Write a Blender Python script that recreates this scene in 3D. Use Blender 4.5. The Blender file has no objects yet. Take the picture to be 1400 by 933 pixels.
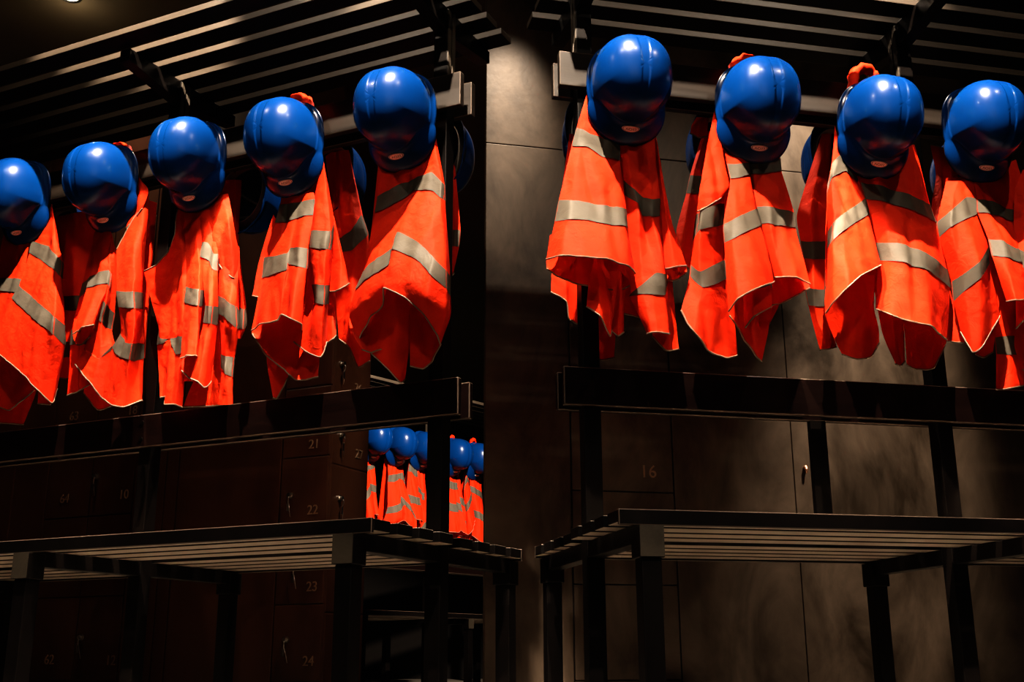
import bpy, bmesh, math, random
from mathutils import Vector, Matrix, noise
random.seed(4)
pi = math.pi
# ---- measured layout, metres (garment grids: millimetres from the hook) ----
FRAMES={'L':[[-0.1286,2.8311],-0.4439],'R':[[0.1278,2.7254],0.2201],'T':[[-1.2692,7.2898],0.8727]}
HELMETS={'L1':{'fr':'L','q':[-1.5543,-0.115,1.6473],'tilt':0.0698,'roll':0.0,'back':0},'L2':{'fr':'L','q':[-1.1836,-0.115,1.6251],'tilt':0.0698,'roll':0.0,'back':0},'L3':{'fr':'L','q':[-0.8444,-0.115,1.633],'tilt':0.0349,'roll':0.0,'back':0},'L4':{'fr':'L','q':[-0.4981,-0.115,1.6169],'tilt':0.0524,'roll':0.0,'back':0},'L5':{'fr':'L','q':[-0.1362,-0.115,1.6231],'tilt':0.0524,'roll':0.0,'back':0},'R1':{'fr':'R','q':[0.1526,-0.115,1.6321],'tilt':0.0524,'roll':0.0,'back':0},'R2':{'fr':'R','q':[0.5058,-0.115,1.614],'tilt':0.0524,'roll':0.0,'back':0},'R3':{'fr':'R','q':[0.8587,-0.115,1.6014],'tilt':0.0524,'roll':0.0698,'back':0},'R4':{'fr':'R','q':[1.179,-0.115,1.6224],'tilt':0.0524,'roll':0.0,'back':0},'R5':{'fr':'R','q':[1.5211,-0.115,1.6175],'tilt':0.05,'roll':0,'back':0},'BL5':{'fr':'L','q':[-0.1676,0.115,1.6291],'tilt':0.05,'roll':0,'back':1},'BL4':{'fr':'L','q':[-0.5455,0.115,1.6291],'tilt':0.05,'roll':0,'back':1},'BL3':{'fr':'L','q':[-0.8676,0.115,1.6291],'tilt':0.05,'roll':0,'back':1},'BL2':{'fr':'L','q':[-1.2254,0.115,1.6291],'tilt':0.05,'roll':0,'back':1},'BL1':{'fr':'L','q':[-1.6709,0.115,1.6291],'tilt':0.05,'roll':0,'back':1},'BR1':{'fr':'R','q':[0.1542,0.115,1.6175],'tilt':0.05,'roll':0,'back':1},'BR2':{'fr':'R','q':[0.5286,0.115,1.6175],'tilt':0.05,'roll':0,'back':1},'BR3':{'fr':'R','q':[0.8947,0.115,1.6175],'tilt':0.05,'roll':0,'back':1},'BR4':{'fr':'R','q':[1.3261,0.115,1.6175],'tilt':0.05,'roll':0,'back':1}}
VESTS={'L1':{'fr':'L','hook':[-1.5543,-0.078,1.7],'sheets':[[[(1,2),(3,4)],1,'',6,6,[21,-19,-160,35,-20,-199,34,-23,-241,35,-47,-359,22,-56,-402,-17,-84,-565,56,-20,-166,78,-23,-217,74,-28,-263,112,-64,-408,113,-82,-461,85,-105,-620,85,-20,-162,119,-25,-233,105,-31,-282,211,-100,-467,216,-116,-522,179,-115,-679,102,-17,-137,167,-36,-271,187,-49,-332,273,-105,-510,275,-105,-564,230,-94,-732,100,-15,-89,180,-21,-293,200,-32,-355,254,-53,-519,263,-53,-581,249,-63,-762,85,0,-72,159,0,-285,169,0,-342,211,-10,-504,220,-10,-567,223,-21,-708]],[[(1,2)],1,'',3,4,[-114,0,-144,-125,-10,-299,-135,-10,-343,-131,-10,-541,-29,-16,-178,-16,-31,-322,-36,-36,-364,-62,-42,-523,24,-17,-206,38,-35,-336,21,-41,-379,-19,-53,-496]],[[],1,'',3,3,[-100,-21,-513,-86,-21,-593,-38,-32,-730,-2,-32,-527,24,-32,-651,57,-42,-762,108,-21,-573,127,-21,-660,128,-21,-702]],[[],1,'',3,3,[-133,11,-536,-111,11,-662,-78,0,-779,-35,11,-548,12,0,-694,17,0,-792,71,21,-558,100,11,-684,73,0,-801]],[[],1,'',2,3,[59,32,-554,92,21,-681,100,21,-733,129,32,-563,153,21,-688,156,21,-742]],[[],0,'',3,3,[-146,21,-98,-177,32,-278,-146,32,-529,-32,21,-118,-27,42,-297,11,42,-546,71,11,-74,139,21,-329,175,21,-605]]],'back':0},'L2':{'fr':'L','hook':[-1.1836,-0.078,1.7],'sheets':[[[(1,2),(3,4)],1,'',3,6,[-72,-10,-199,-90,-21,-381,-99,-21,-430,-113,-21,-527,-113,-21,-576,-92,-32,-737,-48,-16,-205,-34,-43,-375,-32,-48,-411,-36,-63,-548,-33,-63,-592,-27,-53,-733,-25,-15,-214,4,-32,-362,4,-32,-403,-40,-21,-537,-37,-21,-581,-6,-32,-713]],[[(1,2)],1,'',4,4,[-53,-17,-205,-40,-42,-372,-34,-55,-413,-31,-94,-570,-20,-20,-211,9,-47,-367,18,-61,-414,33,-117,-563,3,-19,-220,37,-41,-364,47,-55,-411,47,-94,-550,3,-17,-219,43,-38,-374,50,-47,-423,12,-53,-552]],[[],1,'',3,3,[-75,-53,-505,-62,-63,-562,-36,-73,-595,-23,-53,-512,-7,-63,-552,-18,-63,-594,7,-42,-478,4,-42,-539,1,-53,-568]],[[(1,2),(3,4)],1,'',4,6,[-6,-16,-222,23,-42,-451,8,-42,-509,-22,-53,-608,-22,-53,-608,-30,-73,-657,10,-19,-235,59,-63,-478,49,-63,-535,61,-73,-649,61,-73,-649,50,-84,-725,29,-21,-276,45,-32,-484,38,-32,-541,77,-42,-605,76,-42,-619,76,-63,-768,30,-10,-291,45,-10,-492,40,-10,-544,58,-10,-595,60,-10,-610,79,-32,-777]],[[(1,2),(3,4)],1,'top',5,6,[46,-30,-298,94,-61,-444,122,-73,-502,131,-63,-580,101,-63,-619,93,-73,-772,73,-24,-238,148,-81,-459,181,-102,-520,175,-84,-619,153,-84,-657,149,-94,-801,102,-20,-186,183,-83,-465,203,-94,-521,220,-105,-632,213,-105,-679,192,-94,-811,124,-17,-152,172,-42,-453,176,-42,-504,187,-53,-613,181,-53,-667,207,-42,-784,128,0,-109,138,0,-440,144,0,-489,160,0,-600,165,0,-644,172,0,-772]],[[],1,'',3,3,[49,0,-18,78,-15,-115,66,-19,-226,77,-10,-42,105,-16,-92,97,-19,-204,106,-10,-76,144,-19,-115,126,-17,-171]],[[],0,'',3,3,[51,42,-98,86,42,-356,122,42,-629,88,42,-114,113,42,-342,124,42,-629,103,63,-118,105,63,-325,118,52,-626]],[[],1,'',3,3,[-97,21,-563,-80,11,-648,-73,11,-721,-33,11,-574,-9,0,-676,-1,0,-782,25,21,-578,42,11,-679,48,11,-773]]],'back':0},'L3':{'fr':'L','hook':[-0.8444,-0.078,1.7],'sheets':[[[(2,3)],1,'top',6,5,[-204,0,-369,-155,-10,-474,-115,-10,-568,-116,-10,-614,-80,-21,-776,-150,-10,-361,-114,-21,-483,-91,-21,-600,-85,-21,-618,-54,-21,-774,-105,-10,-324,-68,-32,-451,-52,-32,-607,-52,-32,-607,-37,-42,-805,-74,-21,-281,-30,-42,-436,-11,-42,-611,-19,-42,-659,-7,-53,-810,-80,-15,-218,-7,-47,-425,18,-53,-615,16,-53,-664,12,-53,-813,-73,-15,-189,8,-42,-425,17,-32,-608,16,-32,-655,18,-32,-817]],[[(1,2)],1,'',4,4,[-50,-16,-207,14,-53,-466,11,-53,-513,42,-84,-690,-28,-17,-215,54,-72,-483,65,-84,-536,93,-115,-695,-1,-19,-225,89,-84,-494,99,-94,-547,117,-105,-696,23,-17,-233,80,-53,-486,79,-53,-533,64,-42,-683]],[[],1,'',3,3,[8,-42,-625,13,-53,-679,21,-53,-715,33,-32,-626,43,-32,-678,58,-53,-746,56,-32,-621,61,-32,-668,56,-32,-722]],[[(1,2),(3,4)],1,'',4,6,[11,-20,-236,48,-36,-331,49,-44,-379,107,-73,-541,104,-73,-591,93,-94,-755,33,-22,-242,73,-39,-338,82,-49,-394,139,-94,-554,137,-94,-603,133,-115,-772,54,-24,-262,97,-45,-374,107,-55,-427,147,-84,-553,144,-84,-603,141,-94,-785,79,-28,-309,110,-38,-377,115,-42,-430,127,-42,-539,120,-32,-590,120,-42,-754]],[[],1,'',4,3,[-24,-10,-209,51,-26,-295,109,-32,-405,38,-15,-197,100,-30,-313,140,-42,-437,82,-10,-178,151,-38,-333,170,-42,-459,98,0,-173,166,-21,-362,178,-10,-461]],[[(1,2),(3,4)],0,'',5,6,[88,-21,-374,115,-32,-501,122,-32,-557,133,-21,-674,136,-21,-713,126,-21,-817,123,-32,-399,164,-63,-526,171,-63,-582,162,-42,-687,167,-42,-738,154,-32,-822,158,-32,-421,189,-63,-544,194,-63,-604,172,-32,-687,173,-32,-742,172,-32,-823,173,-21,-420,194,-42,-549,197,-42,-612,179,-21,-689,179,-21,-744,180,-21,-820,169,-10,-416,170,0,-552,171,0,-596,161,0,-672,161,0,-719,164,0,-810]],[[(1,2)],0,'',3,4,[153,-10,-348,174,-10,-536,176,-10,-599,177,-10,-630,172,-21,-363,198,-21,-550,200,-21,-609,184,-10,-631,163,0,-403,191,0,-536,195,0,-591,183,0,-621]],[[],1,'',3,3,[33,0,-497,48,0,-659,-11,0,-806,91,-10,-509,114,-10,-669,99,-10,-816,131,0,-511,153,0,-671,162,0,-815]],[[],0,'',3,3,[-106,21,-174,-126,32,-382,-102,32,-714,-5,21,-167,-12,42,-396,8,42,-724,89,11,-171,117,32,-419,128,32,-739]]],'back':0},'L4':{'fr':'L','hook':[-0.4981,-0.078,1.7],'sheets':[[[(1,2),(3,4)],1,'',7,6,[-52,0,-211,-49,-10,-250,-62,-10,-302,-84,-21,-407,-89,-21,-467,-97,-42,-624,-17,-18,-229,-14,-23,-257,-18,-30,-314,-26,-49,-420,-22,-63,-480,-30,-84,-627,15,-20,-236,18,-25,-261,19,-33,-316,21,-56,-421,34,-75,-479,24,-94,-625,25,-20,-238,32,-24,-261,32,-31,-313,27,-50,-405,34,-65,-459,42,-94,-612,45,-20,-237,59,-27,-262,59,-34,-313,68,-65,-417,81,-88,-479,102,-126,-642,68,-19,-236,80,-24,-260,84,-31,-311,87,-52,-418,97,-72,-483,105,-84,-646,72,-18,-237,81,-21,-261,79,-21,-309,67,-21,-410,64,-21,-465,61,-32,-642]],[[(1,2),(3,4)],1,'',5,6,[78,-19,-238,85,-36,-363,87,-42,-414,92,-32,-517,102,-32,-570,47,-42,-675,89,-17,-183,115,-47,-370,123,-59,-426,139,-73,-536,143,-73,-590,107,-63,-716,97,-17,-158,141,-51,-374,152,-65,-433,158,-73,-539,160,-73,-594,149,-63,-734,96,-15,-130,151,-42,-372,152,-42,-425,145,-32,-524,145,-32,-580,142,-32,-696,81,0,-107,130,0,-315,131,0,-367,127,0,-512,125,0,-568,126,0,-674]],[[],1,'',5,3,[-111,-10,-563,-122,-10,-619,-111,-21,-627,-71,-10,-560,-66,-10,-636,-50,-32,-697,-21,-10,-567,-7,-21,-663,11,-32,-745,38,-10,-583,40,-10,-699,55,-32,-780,100,0,-622,104,0,-704,118,-21,-776]],[[],1,'',3,3,[-91,11,-645,-78,11,-713,-44,0,-811,-41,11,-651,-31,11,-726,-31,0,-813,8,11,-657,3,11,-730,1,0,-761]],[[],1,'',3,3,[104,11,-289,113,11,-420,123,0,-532,130,0,-310,164,-10,-435,174,-21,-540,125,11,-308,159,11,-427,192,0,-517]],[[],1,'',3,3,[98,21,-499,102,21,-583,114,11,-680,126,11,-506,130,11,-590,141,0,-668,132,21,-504,138,21,-605,146,11,-654]],[[],1,'',2,3,[-95,21,-258,-137,21,-394,-146,11,-501,-72,21,-298,-105,21,-417,-121,11,-509]],[[],0,'',3,3,[-67,21,-209,-125,32,-392,-142,32,-582,-6,21,-212,-20,42,-406,-19,42,-595,74,11,-115,101,32,-411,96,32,-613]]],'back':0},'L5':{'fr':'L','hook':[-0.1362,-0.078,1.7],'sheets':[[[(1,2),(3,4)],1,'',8,7,[-89,0,-167,-83,-10,-285,-90,-10,-331,-108,-32,-505,-131,-32,-552,-154,-21,-616,-137,0,-683,-38,-16,-193,-26,-25,-275,-27,-32,-328,-44,-73,-491,-54,-84,-542,-65,-84,-606,-66,-53,-641,0,-17,-210,22,-27,-267,22,-34,-312,7,-77,-472,8,-91,-521,3,-94,-578,-24,-63,-617,25,-19,-220,50,-29,-260,45,-34,-299,21,-73,-427,26,-100,-487,27,-119,-549,13,-123,-594,58,-20,-223,86,-27,-255,92,-36,-309,102,-102,-479,108,-125,-532,103,-144,-600,83,-136,-632,79,-17,-204,98,-25,-257,102,-34,-312,152,-112,-531,159,-131,-585,155,-137,-652,131,-115,-681,91,-16,-145,122,-26,-285,126,-34,-336,175,-84,-561,179,-94,-612,178,-94,-674,144,-73,-722,81,0,-92,124,-10,-288,127,-10,-335,151,-21,-554,152,-21,-606,150,-21,-657,131,-32,-736]],[[],1,'',4,3,[35,-21,-569,35,-21,-706,43,-32,-781,60,-10,-569,64,-10,-699,79,-32,-791,96,-10,-575,102,-10,-704,103,-21,-773,145,-10,-582,147,-10,-654,132,-32,-733]],[[],1,'',4,3,[-47,-21,-557,-49,-21,-655,-85,-10,-729,7,-42,-571,6,-42,-692,-20,-32,-785,32,-32,-572,35,-32,-709,10,-21,-818,31,-10,-565,31,-10,-695,17,-10,-808]],[[],1,'',3,3,[-165,11,-564,-167,0,-634,-117,-10,-713,-125,21,-567,-105,11,-656,-85,-10,-725,-61,11,-579,-52,0,-665,-40,-21,-721]],[[],0,'',3,3,[-103,21,-160,-129,32,-374,-164,32,-592,-24,21,-158,-30,42,-387,-24,42,-608,75,11,-103,110,32,-397,113,32,-630]]],'back':0},'R1':{'fr':'R','hook':[0.1526,-0.078,1.7],'sheets':[[[(1,2),(3,4)],1,'',6,6,[-97,0,-71,-131,-10,-181,-145,-10,-234,-187,-32,-396,-199,-32,-456,-224,-42,-559,-100,-16,-119,-116,-17,-187,-125,-21,-237,-163,-59,-404,-177,-78,-465,-205,-105,-570,-98,-19,-155,-98,-20,-199,-105,-23,-238,-121,-64,-410,-132,-85,-464,-155,-129,-577,-82,-19,-197,-63,-20,-208,-68,-26,-263,-78,-65,-415,-87,-85,-471,-94,-127,-579,-53,-16,-206,-23,-17,-214,-27,-24,-267,-24,-51,-411,-28,-68,-468,-33,-94,-581,-39,-10,-202,-18,-15,-219,-20,-21,-269,-11,-32,-406,-9,-32,-457,-1,-53,-583]],[[],1,'',5,3,[-200,11,-473,-213,0,-547,-218,-21,-576,-158,21,-466,-159,21,-531,-168,-10,-598,-101,21,-461,-103,21,-527,-110,-10,-610,-36,21,-456,-31,21,-546,-31,-10,-615,18,11,-455,16,0,-550,4,-21,-599]],[[],1,'',4,3,[-99,-32,-545,-122,-53,-626,-131,-63,-681,-103,-63,-557,-108,-94,-646,-106,-94,-714,-90,-53,-568,-72,-63,-665,-72,-63,-750,-73,-21,-572,-51,-21,-666,-55,-21,-721]],[[],1,'',3,3,[-50,0,-563,-50,-10,-647,-57,-21,-722,-25,-10,-565,-35,-32,-652,-47,-42,-744,-3,11,-572,-14,0,-657,-20,-10,-723]],[[(1,2),(3,4)],1,'',5,6,[-18,-10,-199,-9,-10,-316,-8,-10,-357,-3,-21,-625,-7,-21,-633,28,-42,-733,1,-16,-200,8,-35,-349,15,-40,-392,19,-53,-608,18,-53,-636,28,-73,-738,28,-10,-195,35,-21,-367,33,-21,-416,52,-53,-579,42,-63,-638,42,-84,-739,47,-16,-195,59,-40,-375,53,-47,-425,78,-53,-581,76,-53,-633,76,-63,-738,77,-15,-183,84,-21,-365,82,-21,-412,96,-10,-556,99,-10,-588,94,-21,-720]],[[],1,'',3,3,[78,0,-171,85,-21,-353,85,-32,-558,81,-15,-178,92,-41,-402,105,-53,-558,89,0,-188,117,-10,-413,143,-32,-545]],[[],1,'',3,3,[102,11,-499,103,11,-540,95,-10,-582,136,11,-496,136,11,-538,127,-10,-574,152,0,-515,156,0,-536,149,-21,-558]],[[],1,'',3,3,[76,0,-554,61,-10,-640,49,-21,-732,113,11,-548,96,0,-666,82,-21,-768,119,11,-547,124,11,-661,122,-10,-758]],[[],1,'',2,3,[-18,21,-537,-21,21,-619,-14,21,-663,10,21,-552,16,21,-616,30,11,-677]],[[],0,'',3,3,[-97,11,-105,-136,32,-308,-180,32,-513,-2,21,-143,0,42,-291,-6,42,-496,86,11,-174,104,32,-329,114,32,-507]]],'back':0},'R2':{'fr':'R','hook':[0.5058,-0.078,1.7],'sheets':[[[],2,'',3,4,[-103,-15,-90,-138,-22,-228,-175,-47,-364,-181,-52,-403,-98,-17,-121,-116,-26,-244,-136,-49,-353,-148,-54,-384,-93,-17,-162,-86,-27,-266,-84,-35,-319,-110,-42,-356]],[[(1,2),(3,4)],1,'',5,6,[-113,0,-148,-168,-10,-395,-180,-10,-468,-189,-10,-533,-194,-10,-565,-230,-32,-664,-109,-15,-196,-169,-50,-398,-176,-53,-452,-180,-42,-563,-176,-42,-605,-212,-63,-728,-96,-10,-201,-134,-41,-382,-138,-42,-440,-139,-32,-540,-138,-32,-592,-168,-53,-771,-75,0,-199,-100,-10,-358,-101,-10,-419,-97,-10,-514,-96,-10,-565,-114,-32,-780,-66,0,-198,-84,0,-353,-87,0,-410,-77,0,-509,-76,0,-560,-75,-10,-765]],[[(1,2),(3,4)],1,'',5,6,[-81,-15,-198,-78,-20,-247,-75,-26,-293,-111,-49,-431,-113,-53,-484,-126,-84,-676,-61,-16,-200,-55,-24,-249,-53,-29,-290,-91,-64,-423,-102,-85,-483,-121,-137,-658,-40,-16,-198,-32,-24,-245,-33,-28,-282,-55,-62,-401,-59,-81,-457,-77,-143,-632,-22,-15,-196,-15,-20,-240,-18,-25,-275,-15,-46,-378,-12,-56,-430,-6,-94,-595,-14,-10,-193,-7,-10,-236,-6,-10,-269,5,-10,-366,14,-10,-414,27,-21,-564]],[[],1,'',4,3,[-99,-32,-596,-108,-42,-667,-111,-53,-676,-59,-21,-589,-68,-21,-667,-68,-42,-734,-14,-10,-583,-29,-10,-692,-32,-32,-774,22,-10,-580,16,-10,-674,-17,-21,-783]],[[],1,'',3,3,[-70,-53,-616,-82,-73,-684,-85,-84,-716,-52,-73,-614,-66,-105,-662,-68,-105,-691,6,-53,-588,2,-63,-630,-1,-63,-650]],[[(1,2),(3,4)],1,'',4,6,[-14,-10,-185,-14,-10,-239,-13,-10,-268,-4,-21,-364,4,-21,-412,24,-32,-559,10,-16,-185,9,-20,-239,9,-24,-270,24,-40,-369,21,-46,-420,33,-73,-571,48,-16,-181,48,-19,-224,47,-23,-260,64,-40,-372,60,-46,-421,69,-73,-572,78,-10,-184,81,-10,-213,81,-10,-248,109,-10,-365,109,-10,-407,127,-32,-570]],[[],1,'',3,3,[42,11,-492,37,0,-560,24,-10,-629,92,11,-489,86,0,-557,64,-10,-614,137,11,-485,139,0,-537,137,-10,-572]],[[],1,'',2,3,[25,21,-570,26,21,-617,17,11,-680,62,21,-567,65,21,-607,30,11,-667]],[[],0,'',3,3,[-94,11,-106,-133,32,-303,-177,32,-549,4,21,-142,5,42,-286,-22,42,-566,85,11,-182,120,32,-364,141,32,-526]]],'back':0},'R3':{'fr':'R','hook':[0.8587,-0.078,1.7],'sheets':[[[(1,2),(3,4)],1,'',6,6,[-103,-10,-97,-126,-16,-215,-150,-21,-306,-162,-32,-419,-168,-32,-469,-195,-42,-650,-102,-17,-126,-116,-19,-203,-135,-29,-263,-159,-62,-403,-177,-81,-463,-205,-105,-640,-97,-19,-151,-102,-21,-190,-121,-28,-253,-128,-60,-376,-143,-79,-433,-181,-137,-611,-79,-17,-165,-86,-20,-209,-89,-24,-236,-87,-47,-347,-91,-58,-396,-128,-119,-568,-66,-15,-171,-65,-18,-239,-67,-19,-252,-47,-30,-317,-43,-36,-364,-40,-63,-517,-48,0,-163,-43,0,-246,-44,0,-254,-25,0,-304,-18,0,-349,-11,-10,-495]],[[],1,'',4,4,[-160,0,-530,-179,-10,-643,-160,-21,-720,-146,-21,-750,-97,11,-522,-107,11,-632,-108,0,-712,-98,-10,-758,-47,11,-518,-40,11,-612,-45,0,-693,-57,-10,-748,-20,0,-520,-30,0,-614,-29,-10,-672,-31,-10,-710]],[[(1,2),(3,4)],1,'',6,6,[-46,-10,-209,-42,-10,-260,-32,-10,-307,-21,-21,-436,-19,-21,-486,-53,-42,-629,-14,-16,-200,-1,-25,-273,3,-31,-323,-6,-59,-450,-10,-63,-503,-34,-84,-658,29,-17,-180,54,-29,-286,49,-36,-333,36,-69,-458,23,-84,-516,7,-105,-676,83,-17,-158,96,-28,-293,95,-35,-340,85,-74,-475,69,-84,-526,61,-105,-687,129,-10,-131,135,-21,-301,141,-21,-347,138,-53,-491,135,-53,-538,112,-73,-698,142,0,-125,170,0,-303,180,0,-352,192,-10,-493,195,-10,-544,152,-32,-697]],[[],1,'',4,3,[59,11,-574,52,0,-656,42,-10,-765,97,11,-571,93,11,-682,70,-10,-775,148,11,-568,143,11,-679,119,-10,-770,197,11,-565,184,0,-648,164,-10,-703]],[[],1,'',3,3,[-18,11,-563,-12,0,-683,10,-10,-765,23,11,-561,22,0,-673,26,-10,-768,66,21,-570,57,11,-668,44,0,-753]],[[],0,'',3,3,[-93,11,-111,-124,32,-306,-149,32,-550,29,21,-145,27,42,-288,1,42,-552,142,11,-126,191,32,-345,194,32,-574]]],'back':0},'R4':{'fr':'R','hook':[1.179,-0.078,1.7],'sheets':[[[(1,2),(3,4)],1,'',4,6,[-93,0,-226,-136,0,-352,-135,0,-397,-120,-10,-527,-121,-10,-582,-117,-21,-669,-68,-17,-231,-107,-31,-325,-124,-39,-381,-110,-53,-517,-115,-53,-566,-115,-63,-734,-33,-18,-228,-55,-28,-282,-67,-39,-350,-79,-73,-490,-82,-73,-537,-93,-73,-722,-18,-16,-226,-25,-25,-284,-32,-31,-332,-9,-32,-426,-13,-32,-474,-1,-32,-621]],[[(1,2),(3,4)],1,'',4,6,[-19,-18,-227,-24,-28,-288,-30,-34,-329,-18,-48,-411,-25,-63,-465,-15,-84,-598,13,-19,-224,15,-32,-290,11,-40,-332,11,-67,-421,-2,-87,-474,-24,-133,-610,52,-16,-215,56,-31,-305,54,-37,-341,53,-61,-434,45,-75,-478,37,-105,-597,95,-10,-195,95,-21,-305,95,-21,-339,111,-32,-427,113,-32,-465,117,-42,-580]],[[],1,'',3,3,[-77,11,-584,-77,0,-669,-72,-10,-726,-23,11,-581,-32,0,-658,-49,-10,-733,44,11,-543,19,11,-628,-11,0,-713]],[[],1,'',2,3,[-120,21,-417,-122,21,-584,-137,11,-687,-66,21,-413,-90,11,-585,-93,0,-692]],[[(1,2)],1,'',3,4,[23,21,-491,15,21,-666,13,21,-712,-8,11,-814,69,11,-491,50,11,-662,45,11,-716,26,0,-811,151,21,-482,126,21,-655,118,21,-709,98,11,-793]],[[],1,'',3,3,[59,0,-177,68,-10,-259,96,-10,-352,100,-10,-160,107,-20,-260,101,-32,-368,139,0,-138,152,-10,-252,154,-10,-365]],[[],0,'',3,3,[-84,11,-212,-108,32,-370,-97,32,-579,26,21,-188,19,42,-356,4,42,-536,134,11,-156,169,32,-347,152,32,-529]]],'back':0},'R5':{'fr':'R','hook':[1.5211,-0.078,1.7],'sheets':[[[(2,3)],1,'',5,5,[-193,-10,-173,-239,-21,-252,-279,-42,-426,-280,-42,-476,-324,-63,-665,-184,-29,-180,-203,-40,-257,-265,-84,-457,-268,-84,-507,-317,-105,-645,-131,-21,-180,-138,-28,-246,-204,-84,-461,-215,-94,-514,-253,-116,-629,-62,-17,-172,-56,-21,-235,-98,-58,-435,-111,-73,-491,-150,-84,-628,-5,-10,-146,21,-10,-224,9,-21,-413,10,-21,-465,-40,-32,-655]],[[],1,'',4,3,[-264,0,-578,-294,-10,-697,-288,-21,-763,-185,11,-569,-213,0,-706,-232,-10,-782,-64,11,-561,-95,0,-699,-132,-10,-768,1,0,-560,-18,0,-678,-50,-10,-732]]],'back':0},'BL1':{'fr':'L','hook':[-1.6709,0.1,1.7],'sheets':[[[(1,2),(3,4)],1,'',5,6,[-3,0,-17,22,0,-310,29,0,-360,46,0,-475,55,0,-529,71,0,-597,62,-10,-27,109,-10,-326,116,-10,-375,144,-10,-489,155,-10,-543,182,-10,-616,139,-32,-39,180,-32,-340,188,-32,-393,209,-32,-503,216,-32,-556,236,-32,-617,168,-10,-32,212,-10,-339,219,-10,-389,240,-10,-501,247,-10,-554,254,-10,-610,198,0,-43,273,0,-344,279,0,-395,299,0,-506,306,0,-559,313,0,-614]]],'back':1},'BL3':{'fr':'L','hook':[-0.8676,0.1,1.7],'sheets':[[[],1,'',4,3,[-83,0,-33,-82,0,-161,-70,0,-428,-20,-21,-39,-6,-21,-182,11,-21,-446,9,-21,-43,21,-21,-187,42,-21,-450,19,0,-38,21,0,-215,30,0,-442]]],'back':1},'BL4':{'fr':'L','hook':[-0.5455,0.1,1.7],'sheets':[[[(1,2)],1,'',5,5,[13,0,-22,58,0,-298,50,0,-338,65,0,-439,88,0,-610,43,-10,-18,91,-10,-302,88,-10,-347,97,-10,-447,110,-10,-624,75,-21,-26,145,-32,-292,147,-32,-359,147,-32,-461,140,-21,-647,102,-10,-23,156,-10,-245,175,-10,-317,176,-10,-415,162,-10,-703,102,0,-40,157,0,-246,177,0,-304,184,0,-413,199,0,-688]]],'back':1},'BL5':{'fr':'L','hook':[-0.1676,0.1,1.7],'sheets':[[[(1,2)],1,'',3,4,[42,0,-99,55,0,-331,56,0,-383,62,0,-474,77,-10,-134,89,-10,-342,88,-10,-391,74,0,-472,84,0,-143,104,0,-343,99,0,-392,83,0,-466]]],'back':1},'BR1':{'fr':'R','hook':[0.1542,0.1,1.7],'sheets':[[[],1,'',6,3,[-98,0,-104,-152,0,-475,-157,0,-567,-92,-10,-108,-123,-21,-514,-120,-21,-595,-74,-10,-106,-104,-10,-527,-112,-10,-641,-58,0,-100,-76,0,-538,-83,0,-653,-21,-21,-106,-33,-21,-593,-37,-21,-748,13,0,-92,25,0,-583,12,0,-737]]],'back':1},'BR2':{'fr':'R','hook':[0.5286,0.1,1.7],'sheets':[[[(1,2)],1,'',4,5,[-75,0,-46,-125,0,-196,-139,0,-252,-173,0,-367,-165,0,-438,-73,-10,-56,-122,-21,-205,-133,-21,-260,-166,-21,-412,-164,-21,-471,-63,-10,-59,-96,-10,-198,-103,-10,-253,-124,-10,-403,-140,-10,-482,-31,0,-51,-48,0,-188,-51,0,-244,-68,0,-395,-90,0,-492]],[[],1,'',3,3,[-100,-10,-18,-121,-21,-52,-131,-31,-83,-87,-21,-22,-106,-42,-61,-116,-53,-103,-63,-10,-16,-73,-21,-52,-81,-31,-87]]],'back':1},'BR3':{'fr':'R','hook':[0.8947,0.1,1.7],'sheets':[[[(2,3),(4,5)],1,'',3,7,[-75,0,-25,-174,0,-290,-168,0,-366,-162,0,-417,-165,0,-504,-160,0,-556,-136,0,-683,-71,-21,-33,-147,-31,-300,-149,-31,-378,-149,-31,-429,-156,-31,-518,-151,-21,-564,-123,-21,-685,-49,-10,-28,-87,-10,-287,-98,-10,-365,-100,-10,-420,-113,-10,-510,-115,-10,-560,-90,-10,-674]]],'back':1},'BR4':{'fr':'R','hook':[1.3261,0.1,1.7],'sheets':[[[],1,'both',4,4,[-153,0,-24,-146,0,-122,-168,0,-207,-178,0,-263,-132,-10,-31,-136,-21,-130,-153,-21,-233,-168,-21,-281,-104,-10,-38,-108,-10,-151,-114,-10,-225,-123,-10,-273,-62,0,-29,-76,0,-143,-85,0,-218,-90,0,-255]]],'back':1}}
DISTANT_X=[0.3697,0.6089,0.8381,1.1788,1.4106]
LOCK={'LP':1.1,'C':-1.1651,'side_end':1.3745,'xs':{-60:-3.2569,0:-2.9667,22:-2.8638,68:-2.6541,127:-2.396,185:-2.1532,228:-1.9799,245:-1.9129,385:-1.3907},'seamA':[0.9669,0.4041],'seamB':[0.7965,0.4596],'seamS':[0.9348],'nums':[['21',-1.2384,1.0139],['22',-1.2314,0.7566],['23',-1.219,0.4668],['24',-1.2207,0.1958],['64',-2.5411,0.8798],['10',-2.2012,0.8773],['62',-2.5326,0.2046],['12',-2.1911,0.2008],['18',-2.1945,1.2406],['63',-2.5359,1.2469]],'snums':[['27',1.301,0.9995],['29',1.3131,0.4654],['30',1.3147,0.1951],['26',1.279,1.2679]],'lat':[[-1.3381,0.8197],[-1.325,0.2756],[-2.3654,0.9667],[-2.3636,0.2948],[-1.2975,0.5457]],'slat':[[1.1728,0.8065],[1.166,1.054],[1.1515,1.3431]]}
RWALL={'RP':1.05,'x0':0.0083,'xs':{780:0.3088,919:0.6786,1082:1.1325,1245:1.61,1420:2.1511},'seam':[1.9983,2.0278],'lock':[0.7533,0.4403,0.1332,2.0059],'num':[0.5849,0.8232],'knob':[1.1755,0.8579],'stain':[0.1178,1.4599]}

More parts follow.
